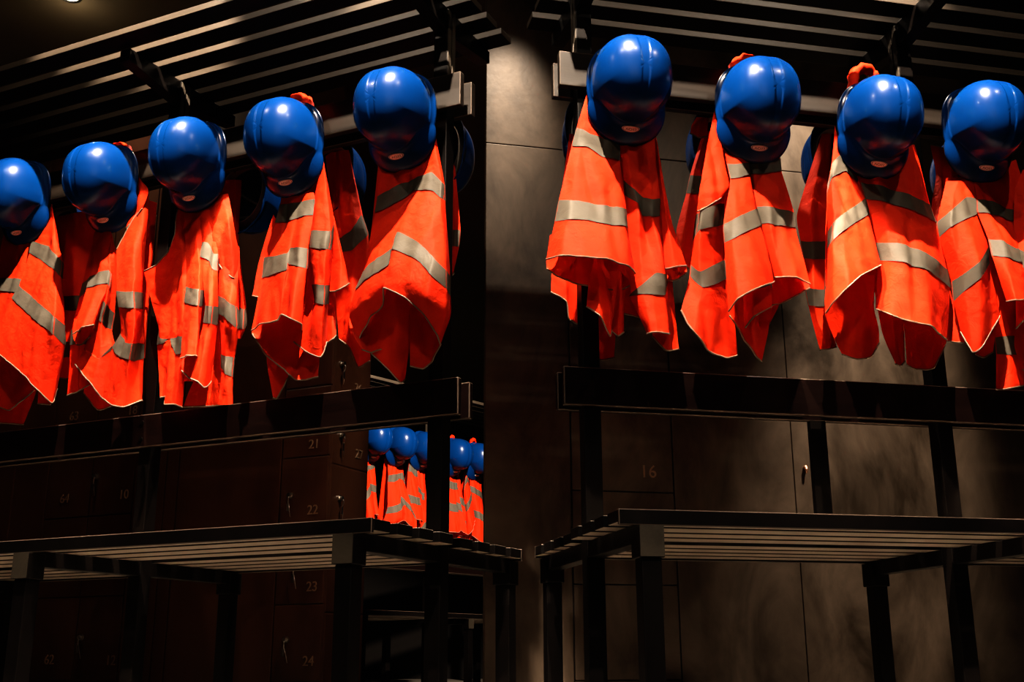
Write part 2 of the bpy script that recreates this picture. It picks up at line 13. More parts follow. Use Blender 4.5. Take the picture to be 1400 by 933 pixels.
def helmet_outline(th):
    c, s = math.cos(th), math.sin(th)          # th = 0 is the front (+Y)
    a = .137 if c > 0 else .129
    b = .111 if c < 0 else .111 - .014 * c * c
    n = 2.4
    return (abs(c / a) ** n + abs(s / b) ** n) ** (-1 / n)
def helmet_peak(th):
    c = math.cos(th)
    k = max(0, (c - .40) / .60)
    return 1 - (1 - k) ** 2.2
def helmet_dome(t, th):
    """t 0 crown .. 1 foot of the dome"""
    w = t * math.pi / 2
    rho = math.sin(w) ** .90
    z = .146 * math.cos(w) ** .80 if t < 1 else 0.
    pk = helmet_peak(th)
    r = helmet_outline(th) * rho * .975 - .014 * pk * rho ** 4
    x, y = r * math.sin(th), r * math.cos(th)
    ch = .0105 * (1 + .45 * (-y / .13))
    q = min(1, max(0, (abs(x) - ch) / .0028))
    q = q * q * (3 - 2 * q)
    z -= .0026 * (1 - q) * min(1, max(0, (.80 - t) / .14))
    return (x, y, z + .018 + .020 * pk * t ** 3)
def helmet_brow(f, th, lift=0):
    pk = helmet_peak(th); o = helmet_outline(th)
    r0, z0 = o * .975 - .014 * pk, .018 + .020 * pk
    r1, z1 = o * 1.040 + .021 * pk, -.008 * pk
    r, z = r0 + (r1 - r0) * f, z0 + (z1 - z0) * f - .004 * math.sin(f * math.pi) * (1 - pk)
    return (r * math.sin(th), r * math.cos(th), z + lift)
def helmet_brim(k, th):
    """rings from the dome foot out to the lip and back underneath"""
    pk = helmet_peak(th); o = helmet_outline(th)
    fs = (0, .06, .3, .55, .8, .97, 1.03, .98, .80, .35, -.08)
    dz = (0, -.0035, -.002, 0, 0, 0, -.004, -.009, -.008, -.008, -.006)
    p = helmet_brow(fs[k], th)
    return (p[0], p[1], p[2] + dz[k])

col = bpy.context.scene.collection

# ------------------------------------------------------------------ materials
def material(name, base, rough=.5, metal=0., spec=.5, coat=0.):
    m = bpy.data.materials.new(name); m.use_nodes = True
    b = m.node_tree.nodes['Principled BSDF']
    b.inputs['Base Color'].default_value = (*base, 1)
    b.inputs['Roughness'].default_value = rough
    b.inputs['Metallic'].default_value = metal
    b.inputs['Specular IOR Level'].default_value = spec
    b.inputs['Coat Weight'].default_value = coat
    b.inputs['Coat Roughness'].default_value = .06
    return m

def mottled(name, c1, c2, scale=3, rough=(.3, .5), metal=0., bump=.02, detail=8, stretch=(1, 1, 1), spec=.5, lo=.35, hi=.7):
    m = material(name, c1, rough[0], metal, spec)
    nt = m.node_tree; N = nt.nodes; L = nt.links; b = N['Principled BSDF']
    tc = N.new('ShaderNodeTexCoord'); mp = N.new('ShaderNodeMapping'); mp.inputs['Scale'].default_value = stretch
    nz = N.new('ShaderNodeTexNoise'); nz.inputs['Scale'].default_value = scale; nz.inputs['Detail'].default_value = detail
    nz.inputs['Roughness'].default_value = .62; nz.inputs['Distortion'].default_value = .6
    L.new(tc.outputs['Object'], mp.inputs['Vector']); L.new(mp.outputs['Vector'], nz.inputs['Vector'])
    cr = N.new('ShaderNodeValToRGB')
    cr.color_ramp.elements[0].position = lo; cr.color_ramp.elements[0].color = (*c1, 1)
    cr.color_ramp.elements[1].position = hi; cr.color_ramp.elements[1].color = (*c2, 1)
    L.new(nz.outputs['Fac'], cr.inputs['Fac']); L.new(cr.outputs['Color'], b.inputs['Base Color'])
    mr = N.new('ShaderNodeMapRange'); mr.inputs['To Min'].default_value = rough[0]; mr.inputs['To Max'].default_value = rough[1]
    L.new(nz.outputs['Fac'], mr.inputs['Value']); L.new(mr.outputs['Result'], b.inputs['Roughness'])
    n2 = N.new('ShaderNodeTexNoise'); n2.inputs['Scale'].default_value = scale * 14; n2.inputs['Detail'].default_value = 3
    L.new(mp.outputs['Vector'], n2.inputs['Vector'])
    bp = N.new('ShaderNodeBump'); bp.inputs['Strength'].default_value = bump; bp.inputs['Distance'].default_value = .01
    L.new(n2.outputs['Fac'], bp.inputs['Height']); L.new(bp.outputs['Normal'], b.inputs['Normal'])
    return m

def cloth(name, base, trans, rough=.8, weight=.22, bump=.25):
    m = material(name, base, rough, 0, .15)
    nt = m.node_tree; N = nt.nodes; L = nt.links; b = N['Principled BSDF']
    tc = N.new('ShaderNodeTexCoord')
    nz = N.new('ShaderNodeTexNoise'); nz.inputs['Scale'].default_value = 38; nz.inputs['Detail'].default_value = 5; nz.inputs['Distortion'].default_value = 1.2
    wv = N.new('ShaderNodeTexNoise'); wv.inputs['Scale'].default_value = 420; wv.inputs['Detail'].default_value = 1
    L.new(tc.outputs['Object'], nz.inputs['Vector']); L.new(tc.outputs['Object'], wv.inputs['Vector'])
    ad = N.new('ShaderNodeMath'); ad.operation = 'MULTIPLY_ADD'; ad.inputs[1].default_value = .12
    L.new(wv.outputs['Fac'], ad.inputs[0]); L.new(nz.outputs['Fac'], ad.inputs[2])
    bp = N.new('ShaderNodeBump'); bp.inputs['Strength'].default_value = bump; bp.inputs['Distance'].default_value = .01
    L.new(ad.outputs['Value'], bp.inputs['Height']); L.new(bp.outputs['Normal'], b.inputs['Normal'])
    cr = N.new('ShaderNodeValToRGB')
    cr.color_ramp.elements[0].position = .3; cr.color_ramp.elements[0].color = tuple(v * .93 for v in base) + (1,)
    cr.color_ramp.elements[1].position = .7; cr.color_ramp.elements[1].color = (*base, 1)
    L.new(nz.outputs['Fac'], cr.inputs['Fac']); L.new(cr.outputs['Color'], b.inputs['Base Color'])
    tr = N.new('ShaderNodeBsdfTranslucent'); tr.inputs['Color'].default_value = (*trans, 1)
    mx = N.new('ShaderNodeMixShader'); mx.inputs['Fac'].default_value = weight
    L.new(b.outputs['BSDF'], mx.inputs[1]); L.new(tr.outputs['BSDF'], mx.inputs[2])
    L.new(mx.outputs['Shader'], N['Material Output'].inputs['Surface'])
    return m

M = dict(
    black=mottled('black_lacquered_wood', (.0022, .0016, .0014), (.005, .0035, .003), 6, (.34, .5), 0, .03, spec=.22),
    beam=mottled('dark_stained_wood', (.0050, .0022, .0018), (.010, .0046, .0038), 4, (.3, .42), 0, .04, stretch=(1, 6, 6), spec=.2),
    slat=mottled('grey_brown_oiled_wood', (.30, .245, .19), (.42, .345, .275), 5, (.38, .5), 0, .06, stretch=(.6, 8, 8)),
    iron=material('blackened_iron', (.02, .018, .016), .35, .8),
    steel=material('worn_steel', (.5, .47, .42), .28, 1),
    brass=material('copper_tinted_metal', (.75, .42, .28), .3, .9),
    ivory=material('ivory_plastic', (.62, .56, .48), .4),
    locker=mottled('dark_brown_steel', (.046, .018, .0095), (.10, .044, .024), 2.2, (.24, .42), .0, .05, stretch=(1, 1, .5), spec=.5),
    lockgap=material('locker_shadow_gap', (.002, .0015, .001), .8),
    relief=material('embossed_number_paint', (.30, .20, .13), .3, .3),
    panel=mottled('patinated_steel_sheet', (.020, .0135, .008), (.135, .102, .074), 3.2, (.32, .55), .1, .05, stretch=(1.2, 1, .7), spec=.4, lo=.34, hi=.78),
    floor=mottled('grey_screed', (.34, .30, .26), (.44, .40, .35), 2, (.5, .7), 0, .02),
    dark=mottled('dark_plaster', (.005, .003, .002), (.009, .005, .0035), 1.5, (.7, .9), 0, .02),
    ceiling=mottled('brown_ceiling_paint', (.10, .078, .045), (.13, .10, .06), 1.5, (.7, .9), 0, .02),
    orange=cloth('fluorescent_orange_polyester', (.60, .027, .0022), (.62, .003, .0), .75, .07),
    tape=cloth('grey_reflective_tape', (.088, .076, .060), (.07, .05, .035), .62, .03, .12),
    piping=cloth('pale_grey_piping', (.22, .16, .12), (.15, .1, .07), .6, .05, .1),
    blue=material('glossy_blue_plastic', (.0008, .029, .122), .27, 0, .22, .06),
    bluein=material('matte_blue_plastic', (.003, .032, .18), .4, 0, .4, 0),
    sticker=material('pale_pink_sticker', (.95, .74, .66), .4),
    ink=material('dark_red_print', (.10, .02, .02), .5),
    rim=material('sticker_border', (.10, .05, .06), .5),
)
_b = M['blue'].node_tree.nodes['Principled BSDF']
_n = M['blue'].node_tree.nodes.new('ShaderNodeTexNoise'); _n.inputs['Scale'].default_value = 25
_p = M['blue'].node_tree.nodes.new('ShaderNodeBump'); _p.inputs['Strength'].default_value = .015
M['blue'].node_tree.links.new(_n.outputs['Fac'], _p.inputs['Height']); M['blue'].node_tree.links.new(_p.outputs['Normal'], _b.inputs['Normal'])
glow = bpy.data.materials.new('lamp_lens'); glow.use_nodes = True
_g = glow.node_tree.nodes['Principled BSDF']; _g.inputs['Emission Color'].default_value = (1, .8, .55, 1); _g.inputs['Emission Strength'].default_value = 30

# -------------------------------------------------------------------- helpers
def finish(name, bm, mats, parent=None, smooth=False, loc=None, bevel=0, kind=None, recalc=True, edge=0):
    if recalc: bmesh.ops.recalc_face_normals(bm, faces=bm.faces)
    me = bpy.data.meshes.new(name); bm.to_mesh(me); bm.free()
    for m in (mats if isinstance(mats, (list, tuple)) else [mats]): me.materials.append(m)
    if smooth:
        for p in me.polygons: p.use_smooth = True
    o = bpy.data.objects.new(name, me); col.objects.link(o)
    if parent is not None: o.parent = parent
    if loc is not None: o.location = loc
    if edge: me.materials.append(M['edge_glint'])
    if bevel:
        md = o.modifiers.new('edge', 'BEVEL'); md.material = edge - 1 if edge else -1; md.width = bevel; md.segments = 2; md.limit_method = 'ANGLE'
    if kind: o['kind'] = kind
    return o

def thing(name, label, cat, loc=(0, 0, 0), rz=0, group=None):
    o = bpy.data.objects.new(name, None); col.objects.link(o)
    o.location = loc; o.rotation_euler = (0, 0, rz); o.empty_display_size = .05
    o['label'] = label; o['category'] = cat
    if group: o['group'] = group
    return o

def box(bm, x0, x1, y0, y1, z0, z1, mi=0):
    v = [bm.verts.new((x, y, z)) for x in (min(x0, x1), max(x0, x1)) for y in (min(y0, y1), max(y0, y1)) for z in (min(z0, z1), max(z0, z1))]
    fs = []
    for idx in ((0, 1, 3, 2), (4, 6, 7, 5), (0, 4, 5, 1), (2, 3, 7, 6), (0, 2, 6, 4), (1, 5, 7, 3)):
        f = bm.faces.new([v[i] for i in idx]); f.material_index = mi; fs.append(f)
    return fs

def tube(bm, pts, r, n=8, closed=False, mi=0, caps=True):
    pts = [Vector(p) for p in pts]; rings = []
    rr = r if isinstance(r, (list, tuple)) else [r] * len(pts)
    up = Vector((0, 0, 1)); prev = None
    for i, p in enumerate(pts):
        a = pts[i - 1] if (i > 0 or closed) else p
        b = pts[(i + 1) % len(pts)] if (i < len(pts) - 1 or closed) else p
        t = (b - a)
        if t.length < 1e-9: t = Vector((0, 0, 1))
        t.normalize()
        s = t.cross(prev if prev is not None else (up if abs(t.z) < .9 else Vector((1, 0, 0))))
        if s.length < 1e-6: s = t.cross(Vector((1, 0, 0)))
        s.normalize(); q = s.cross(t); prev = q
        rings.append([bm.verts.new(p + (s * math.cos(2 * pi * k / n) + q * math.sin(2 * pi * k / n)) * rr[i]) for k in range(n)])
    m = len(rings)
    for i in range(m if closed else m - 1):
        A, B = rings[i], rings[(i + 1) % m]
        for k in range(n):
            f = bm.faces.new((A[k], A[(k + 1) % n], B[(k + 1) % n], B[k])); f.material_index = mi; f.smooth = True
    if caps and not closed:
        for R in (rings[0], rings[-1]):
            try: bm.faces.new(R).material_index = mi
            except ValueError: pass

def disc(bm, c, r, depth, n=14, axis='y', mi=0):
    A = []; 
    for d in (0, depth):
        ring = []
        for k in range(n):
            a, b = r * math.cos(2 * pi * k / n), r * math.sin(2 * pi * k / n)
            ring.append(bm.verts.new((c[0] + a, c[1] - d, c[2] + b) if axis == 'y' else ((c[0] + d, c[1] + a, c[2] + b) if axis == 'x' else (c[0] + a, c[1] + b, c[2] - d))))
        A.append(ring)
    for k in range(n): bm.faces.new((A[0][k], A[0][(k + 1) % n], A[1][(k + 1) % n], A[1][k])).material_index = mi
    for R in A: bm.faces.new(R).material_index = mi

def lettering(txt, size, extrude, shear=0):
    cu = bpy.data.curves.new('lettering', 'FONT'); cu.body = txt; cu.size = size; cu.extrude = extrude
    cu.align_x = 'CENTER'; cu.align_y = 'CENTER'; cu.shear = shear; cu.resolution_u = 4
    o = bpy.data.objects.new('lettering_tmp', cu); col.objects.link(o)
    dg = bpy.context.evaluated_depsgraph_get()
    me = bpy.data.meshes.new_from_object(o.evaluated_get(dg))
    bpy.data.objects.remove(o); bpy.data.curves.remove(cu)
    return me

# --------------------------------------------------------------------- helmet
def build_helmet_meshes():
    NT, NR = 168, 44
    bm = bmesh.new()
    ts = [(i / NR) ** .9 for i in range(NR + 1)]
    top = bm.verts.new(helmet_dome(0.0001, 0)); prev = None
    rings = []
    for t in ts[1:]:
        rings.append([bm.verts.new(helmet_dome(t, 2 * pi * k / NT)) for k in range(NT)])
    for kk in range(11):
        rings.append([bm.verts.new(helmet_brim(kk, 2 * pi * k / NT)) for k in range(NT)])
    # inner skin
    for t in (.97, .9, .8, .65, .5, .35, .2, .08):
        rg = []
        for k in range(NT):
            p = Vector(helmet_dome(t, 2 * pi * k / NT)); rg.append(bm.verts.new((p.x * .965, p.y * .965, p.z * .965 - .001)))
        rings.append(rg)
    for k in range(NT): bm.faces.new((top, rings[0][k], rings[0][(k + 1) % NT]))
    for i in range(len(rings) - 1):
        if i == NR - 1: pass
        for k in range(NT):
            f = bm.faces.new((rings[i][k], rings[i + 1][k], rings[i + 1][(k + 1) % NT], rings[i][(k + 1) % NT]))
            if i >= NR + 9: f.material_index = 1
    f = bm.faces.new(rings[-1]); f.material_index = 1
    bmesh.ops.recalc_face_normals(bm, faces=bm.faces)
    for f in bm.faces: f.smooth = True
    shell = bpy.data.meshes.new('shell'); bm.to_mesh(shell); bm.free()
    shell.materials.append(M['blue']); shell.materials.append(M['bluein'])
    # sticker: an oval lying on the front of the dome
    def on_front(x, s, off):
        f = .27 - s / .078; th = x / .138
        p = Vector(helmet_brow(f, th)); q = Vector(helmet_brow(f - .02, th)); r = Vector(helmet_brow(f, th + .02))
        n = (r - p).cross(q - p)
        if n.y < 0: n = -n
        return p + n.normalized() * off
    s0 = 0
    bm = bmesh.new(); n = 32
    c = bm.verts.new(on_front(0, s0, .0016)); last = None
    for j, (k, mi) in enumerate(((.5, 0), (.84, 0), (.92, 1), (1, 0))):
        ring = [bm.verts.new(on_front(.0265 * k * math.cos(2 * pi * i / n), s0 + .0115 * k * math.sin(2 * pi * i / n), .0016 if j < 3 else .0008)) for i in range(n)]
        for i in range(n):
            if last is None: bm.faces.new((c, ring[i], ring[(i + 1) % n]))
            else: bm.faces.new((last[i], last[(i + 1) % n], ring[(i + 1) % n], ring[i])).material_index = mi
        last = ring
    sticker = bpy.data.meshes.new('sticker'); bm.to_mesh(sticker); bm.free(); sticker.materials.append(M['sticker']); sticker.materials.append(M['rim'])
    txt = lettering('VOSS', .0125, .0, .25)
    for v in txt.vertices: v.co = on_front(-v.co.x * 1.15, s0 - v.co.y, .0021)   # hung upside down, the print reads upright
    txt.name = 'print'; txt.materials.clear(); txt.materials.append(M['ink'])
    # suspension band inside the shell
    bm = bmesh.new(); A = []
    for z, sc in ((.008, .80), (.045, .82), (.045, .80), (.008, .78)):
        A.append([bm.verts.new((helmet_outline(2 * pi * k / 40) * sc * math.sin(2 * pi * k / 40), helmet_outline(2 * pi * k / 40) * sc * math.cos(2 * pi * k / 40), z)) for k in range(40)])
    for i in range(4):
        for k in range(40): bm.faces.new((A[i][k], A[i][(k + 1) % 40], A[(i + 1) % 4][(k + 1) % 40], A[(i + 1) % 4][k]))
    for sx in (-1, 1):
        for yy in (-.05, .05):
            tube(bm, [(sx * .078, yy, .04), (sx * .085, yy * 1.1, .07), (sx * .05, yy * .6, .125), (0, 0, .14)], .005, 6)
    bmesh.ops.recalc_face_normals(bm, faces=bm.faces)
    band = bpy.data.meshes.new('headband'); bm.to_mesh(band); bm.free(); band.materials.append(M['ivory'])
    return shell, sticker, txt, band
SHELL, STICKER, PRINT, BAND = build_helmet_meshes()
HS = .94
def helmet(frame, q, tilt, roll, back, label, group):
    (ox, oy), a = FRAMES[frame]
    Mx = Matrix(((-1, 0, 0), (0, 0, -1), (0, -1, 0)))
    R = Matrix.Rotation(roll, 3, 'Y') @ Matrix.Rotation(tilt, 3, 'X') @ Mx
    if back: R = Matrix(((-1, 0, 0), (0, -1, 0), (0, 0, 1))) @ R
    R = Matrix.Rotation(a, 3, 'Z') @ R
    w = Matrix.Rotation(a, 3, 'Z') @ Vector(q) + Vector((ox, oy, 0))
    t = thing('safety_helmet', label, 'helmet', w, 0, group)
    t.matrix_world = Matrix.Translation(w) @ R.to_4x4() @ Matrix.Scale(HS, 4)
    s = bpy.data.objects.new('shell', SHELL); col.objects.link(s); s.parent = t
    k = bpy.data.objects.new('sticker', STICKER); col.objects.link(k); k.parent = s; k['label'] = 'pale pink oval sticker with dark lettering'
    p = bpy.data.objects.new('print', PRINT); col.objects.link(p); p.parent = s
    b = bpy.data.objects.new('headband', BAND); col.objects.link(b); b.parent = t; b['label'] = 'ivory plastic headband'
    return t

# ----------------------------------------------------------------------- vest
def cr(p0, p1, p2, p3, t, k=.42):
    # centripetal-ish, slightly tightened Catmull-Rom
    m1 = (p2 - p0) * k; m2 = (p3 - p1) * k
    t2, t3 = t * t, t * t * t
    return p1 * (2 * t3 - 3 * t2 + 1) + m1 * (t3 - 2 * t2 + t) + p2 * (-2 * t3 + 3 * t2) + m2 * (t3 - t2)

def surface(grid, hem, seed):
    """grid[i][j] rails x rows -> dense grid, with the indices of the original rows"""
    nc, nr = len(grid), len(grid[0]); SU = 7
    rows = []; marks = [0]; spans = []
    for j in range(nr - 1):
        ln = max((grid[i][j + 1] - grid[i][j]).length for i in range(nc))
        spans.append(max(2, min(26, int(ln / .011)))); marks.append(marks[-1] + spans[-1])
    def along(i):
        g = grid[i]; out = [g[0]]
        for j in range(nr - 1):
            a = g[j - 1] if j else g[0] * 2 - g[1]
            d = g[j + 2] if j + 2 < nr else g[-1] * 2 - g[-2]
            b, c = g[j], g[j + 1]
            L0 = max((c - b).length, .001)
            a2 = b - (b - a) * min(1, L0 / max((b - a).length, .001)); d2 = c + (d - c) * min(1, L0 / max((d - c).length, .001))
            for k in range(1, spans[j] + 1): out.append(cr(a2, b, c, d2, k / spans[j]))
        return out
    cols = [along(i) for i in range(nc)]
    dense = []
    for i in range(nc - 1):
        for k in range(SU if i < nc - 2 else SU + 1):
            t = k / SU; c = []
            for r in range(len(cols[0])):
                b, d = cols[i][r], cols[i + 1][r]
                a = cols[i - 1][r] if i else b * 2 - d
                e = cols[i + 2][r] if i + 2 < nc else d * 2 - b
                c.append(cr(a, b, d, e, t, .26))
            dense.append(c)
    n = len(dense[0])
    for ci, c in enumerate(dense):
        ec = min(1, min(ci, len(dense) - 1 - ci) / 4)
        for r in range(n):
            p = c[r]; f = min(1, r / 8)
            w = (.3 - abs(noise.noise(Vector((p.x * 21 + seed + p.z * 3 * math.sin(seed), p.z * 5, seed))))) * .017 + noise.noise(Vector((p.x * 30 + p.z * 34, p.z * 26 - p.x * 12, seed + 4))) * .0024 + noise.noise(Vector((p.x * 70 - p.z * 45, p.z * 60, seed + 8))) * .0016
            y = p.y + w * (.3 + .7 * ec) * (.4 + .6 * f)
            c[r] = Vector((p.x, y, p.z))
    return dense, marks

def build_vest(rec, seed):
    """meshes of one vest, hook at the origin"""
    orange, tapes, pipes = bmesh.new(), [], []
    sgn = -1
    for si, (stripes, hem, extra, nc, nr, flat) in enumerate(rec['sheets']):
        it = iter(flat); grid = [[Vector((next(it), next(it), next(it))) / 1000 for _ in range(nr)] for _ in range(nc)]
        dense, marks = surface(grid, hem, seed * 3.7 + si * 1.3)
        W, n = len(dense), len(dense[0])
        vs = [[orange.verts.new(p) for p in c] for c in dense]
        for i in range(W - 1):
            for r in range(n - 1):
                try: orange.faces.new((vs[i][r], vs[i][r + 1], vs[i + 1][r + 1], vs[i + 1][r]))
                except ValueError: pass
        off = Vector((0, .0022 if rec['back'] and False else -.0022, 0))
        for (a, b) in stripes:
            bt = bmesh.new(); r0, r1 = marks[a], marks[b]
            for o2 in (off, off * -1):
                tv = [[bt.verts.new(dense[i][r] + o2) for r in range(r0, r1 + 1)] for i in range(W)]
                for i in range(W - 1):
                    for r in range(r1 - r0):
                        q = (tv[i][r], tv[i][r + 1], tv[i + 1][r + 1], tv[i + 1][r])
                        if (q[0].co - q[1].co).length < 1e-5 and (q[2].co - q[3].co).length < 1e-5: continue
                        try: bt.faces.new(q)
                        except ValueError: pass
            tapes.append(bt)
        if hem: bp = bmesh.new(); tube(bp, [c[-1] for c in dense], .0021, 6); pipes.append(bp)
        if extra in ('top', 'both'): bp = bmesh.new(); tube(bp, [c[0] for c in dense], .0021, 6); pipes.append(bp)
    return orange, tapes, pipes

def collar(bm, w=.05, h=.02):
    n = 18
    pts = []; rr = []
    for k in range(n + 1):
        a = pi * k / n
        pts.append((-w * math.cos(a), -.016 - .006 * math.sin(a * 5), -.03 + h * math.sin(a) ** .5 + .0015 * math.sin(a * 14))); rr.append(.015 + .0022 * math.sin(k * 2.6))
    tube(bm, pts, rr, 10)

VEST_MESH = {}
def vest(key, frame, hook, label, group, collar_up=0.0):
    (ox, oy), a = FRAMES[frame]
    w = Matrix.Rotation(a, 3, 'Z') @ Vector(hook) + Vector((ox, oy, 0))
    t = thing('safety_vest', label, 'vest', w, a, group)
    if key not in VEST_MESH:
        orange, tapes, pipes = build_vest(VESTS[key], sum(map(ord, key)) % 17)
        if not VESTS[key]['back']: collar(orange, .045, .02 + collar_up)
        o = finish('vest_fabric', orange, M['orange'], t, True, recalc=False)
        parts = [o]
        for bt in tapes: 
            s = finish('reflective_band', bt, M['tape'], t, True, recalc=False); s['label'] = 'grey reflective band'; parts.append(s)
        for bp in pipes:
            p = finish('piping', bp, M['piping'], t, True); p['label'] = 'pale grey edge piping'; parts.append(p)
        VEST_MESH[key] = parts
    else:
        for src in VEST_MESH[key]:
            c = src.copy(); col.objects.link(c); c.parent = t
    return t

# ----------------------------------------------------------------------- rack
def coat_rack(frame, sx, label, length=2.075):
    """double-sided bench with hook rails and a slatted shelf; sx = direction along local x"""
    (ox, oy), a = FRAMES[frame]
    t = thing('coat_rack', label, 'coat rack', (ox, oy, 0), a, 'coat racks hung with helmets and vests')
    X = lambda u: u * sx
    posts = [.067, 1.037, 2.007]; SHALF = .26
    for u in posts:
        bm = bmesh.new(); box(bm, X(u - .022), X(u + .022), -.022, .022, 0, 1.9885); finish('post', bm, M['black'], t, bevel=.002)
    for s in (-1, 1):
        # backrest beam and hook rail on each face of the posts
        bm = bmesh.new(); box(bm, X(-.010), X(length + .01), s * .022, s * .0405, .7985, .8957)
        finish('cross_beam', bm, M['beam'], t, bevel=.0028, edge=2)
        bm = bmesh.new(); box(bm, X(-.009), X(length + .009), s * .022, s * .0444, 1.663, 1.7637)
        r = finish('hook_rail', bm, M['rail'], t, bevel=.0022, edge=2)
        k = 0; u = .06
        # seat
        bm = bmesh.new()
        y0 = .040; yw = (.4017 - y0 - 3 * .030) / 4
        for j in range(4):
            ya = y0 + j * (yw + .030)
            fs = box(bm, X(0.0 if s < 0 else .022), X(length), s * ya, s * (ya + yw), .472, .4975)
            fs[0].material_index = fs[1].material_index = fs[2].material_index = fs[3].material_index = 1
        finish('seat', bm, [M['slat'], M['black']], t, bevel=.002)
        # fascia and bearers
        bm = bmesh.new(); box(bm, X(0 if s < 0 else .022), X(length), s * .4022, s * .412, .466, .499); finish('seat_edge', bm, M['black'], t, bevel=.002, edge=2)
        for u in posts:
            bm = bmesh.new(); box(bm, X(u - .02), X(u + .02), s * .022, s * .40, .432, .4715); finish('bearer', bm, M['black'], t, bevel=.002)
            bm = bmesh.new(); box(bm, X(u - .0215), X(u + .0215), s * .372, s * .4155, 0, .400)
            box(bm, X(u - .027), X(u + .027), s * .366, s * .4205, .400, .464); finish('bench_leg', bm, M['black'], t, bevel=.002)
            bm = bmesh.new(); box(bm, X(u - .026), X(u + .026), s * .4206, s * .4225, .402, .4642); box(bm, X(u - .026), X(u + .026), s * .404, s * .4225, .4642, .4655)
            finish('leg_bracket', bm, M['bracket'], t)
        for u in posts:
            # shelf arm
            bm = bmesh.new()
            v = [bm.verts.new((X(u + dx), s * y, z)) for dx in (-.019, .019) for (y, z) in ((.022, 1.915), (.022, 1.989), (SHALF - .012, 1.989), (SHALF - .012, 1.950))]
            bm.faces.new(v[:4]); bm.faces.new(v[4:])
            for i in range(4): bm.faces.new((v[i], v[(i + 1) % 4], v[4 + (i + 1) % 4], v[4 + i]))
            finish('shelf_arm', bm, M['black'], t, bevel=.0015)
            # bolts
            bm = bmesh.new()
            for z in (.823, .872): disc(bm, (X(u), -.0405 if s < 0 else .0445, z), .006, .004, 10)
            finish('bolt', bm, M['iron'], t)
    # shelf slats
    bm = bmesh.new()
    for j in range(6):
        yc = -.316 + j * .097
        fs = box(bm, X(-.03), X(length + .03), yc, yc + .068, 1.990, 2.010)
        fs[4].material_index = 1  # underside coloured black in place of the shade there
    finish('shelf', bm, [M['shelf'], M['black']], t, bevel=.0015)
    # pale fillets on the end face of each post, between rail and shelf
    for u in posts:
        bm = bmesh.new()
        for ya, yb in ((-.021, -.005), (.003, .019)): box(bm, X(u - .0245), X(u - .022), ya, yb, 1.765, 1.985)
        finish('post_fillet', bm, M['fillet'], t)
    return t

def hook_at(parent, x, s):
    bm = bmesh.new()
    box(bm, x - .011, x + .011, s * .0444, s * .0475, 1.672, 1.742)
    tube(bm, [(x, s * .047, 1.725), (x, s * .075, 1.722), (x, s * .098, 1.735), (x, s * .106, 1.756)], .0055, 8)
    tube(bm, [(x, s * .047, 1.700), (x, s * .068, 1.688), (x, s * .086, 1.690), (x, s * .092, 1.704)], .0055, 8)
    finish('coat_hook', bm, M['iron'], parent)

M['rail'] = mottled('warm_brown_wood_rail', (.010, .007, .005), (.018, .013, .0095), 5, (.4, .55), 0, .05, stretch=(.6, 8, 8))
M['edge_glint'] = material('wood_edge_glint', (.085, .064, .05), .3)  # paler bevel colour stands in for the highlight along the edges
M['shelf'] = mottled('dark_oiled_wood', (.040, .031, .023), (.062, .049, .037), 5, (.38, .5), 0, .06, stretch=(.6, 8, 8))
M['fillet'] = mottled('pale_worn_wood', (.05, .042, .032), (.08, .066, .052), 6, (.4, .5), 0, .04)
M['bracket'] = mottled('dull_steel_bracket', (.030, .025, .018), (.055, .045, .033), 9, (.4, .55), .2, .05)

rackL = coat_rack('L', -1, 'black coat rack and slatted bench receding to the left of the gap')
rackR = coat_rack('R', 1, 'black coat rack and slatted bench receding to the right, in front of steel panels')
rackT = coat_rack('T', 1, 'distant coat rack seen under the left beam, beyond the lockers')
for rk, f in ((rackL, 'L'), (rackR, 'R')):
    for h in HELMETS.values():
        if h['fr'] == f: hook_at(rk, h['q'][0], 1 if h['back'] else -1)
for x in DISTANT_X: hook_at(rackT, x, -1)
# thin brace between rear beam and rear bench of the right rack
bm = bmesh.new(); box(bm, .672, .716, .0225, .040, .498, .80); finish('brace', bm, M['black'], rackR)

HL = {
 'L1': 'blue safety helmet cut by the left edge of the photo, first of the left row',
 'L2': 'blue safety helmet second from the left edge, over a vest with a peaked collar',
 'L3': 'blue safety helmet in the middle of the left rack, with its oval sticker readable',
 'L4': 'blue safety helmet fourth from the left, an orange collar tuft showing above it',
 'L5': 'largest blue helmet of the left rack, hanging beside its end post',
 'R1': 'blue helmet hanging highest, first of the right rack beside its end post',
 'R2': 'blue helmet second on the right rack, over a vest with a folded lapel',
 'R3': 'blue helmet third on the right rack, under a bright red gathered collar',
 'R4': 'blue helmet fourth on the right rack, touching the right edge of the photo',
 'BL1': 'blue helmet on the rear hooks, its edge showing below the second left helmet',
 'BL3': 'blue helmet on the rear hooks, its brim showing between third and fourth left helmets',
 'BL4': 'blue helmet on the rear hooks, edge showing between fourth and fifth left helmets',
 'BL5': 'blue helmet on the rear hooks right of the left rack end post',
 'BR1': 'blue helmet on the rear hooks, thin edge left of the first right helmet',
 'BR2': 'blue helmet on the rear hooks, thin edge left of the second right helmet',
 'BR3': 'blue helmet on the rear hooks, edge against the brightly lit steel panel',
 'BR4': 'blue helmet on the rear hooks, edge in the dark left of the fourth right helmet'}
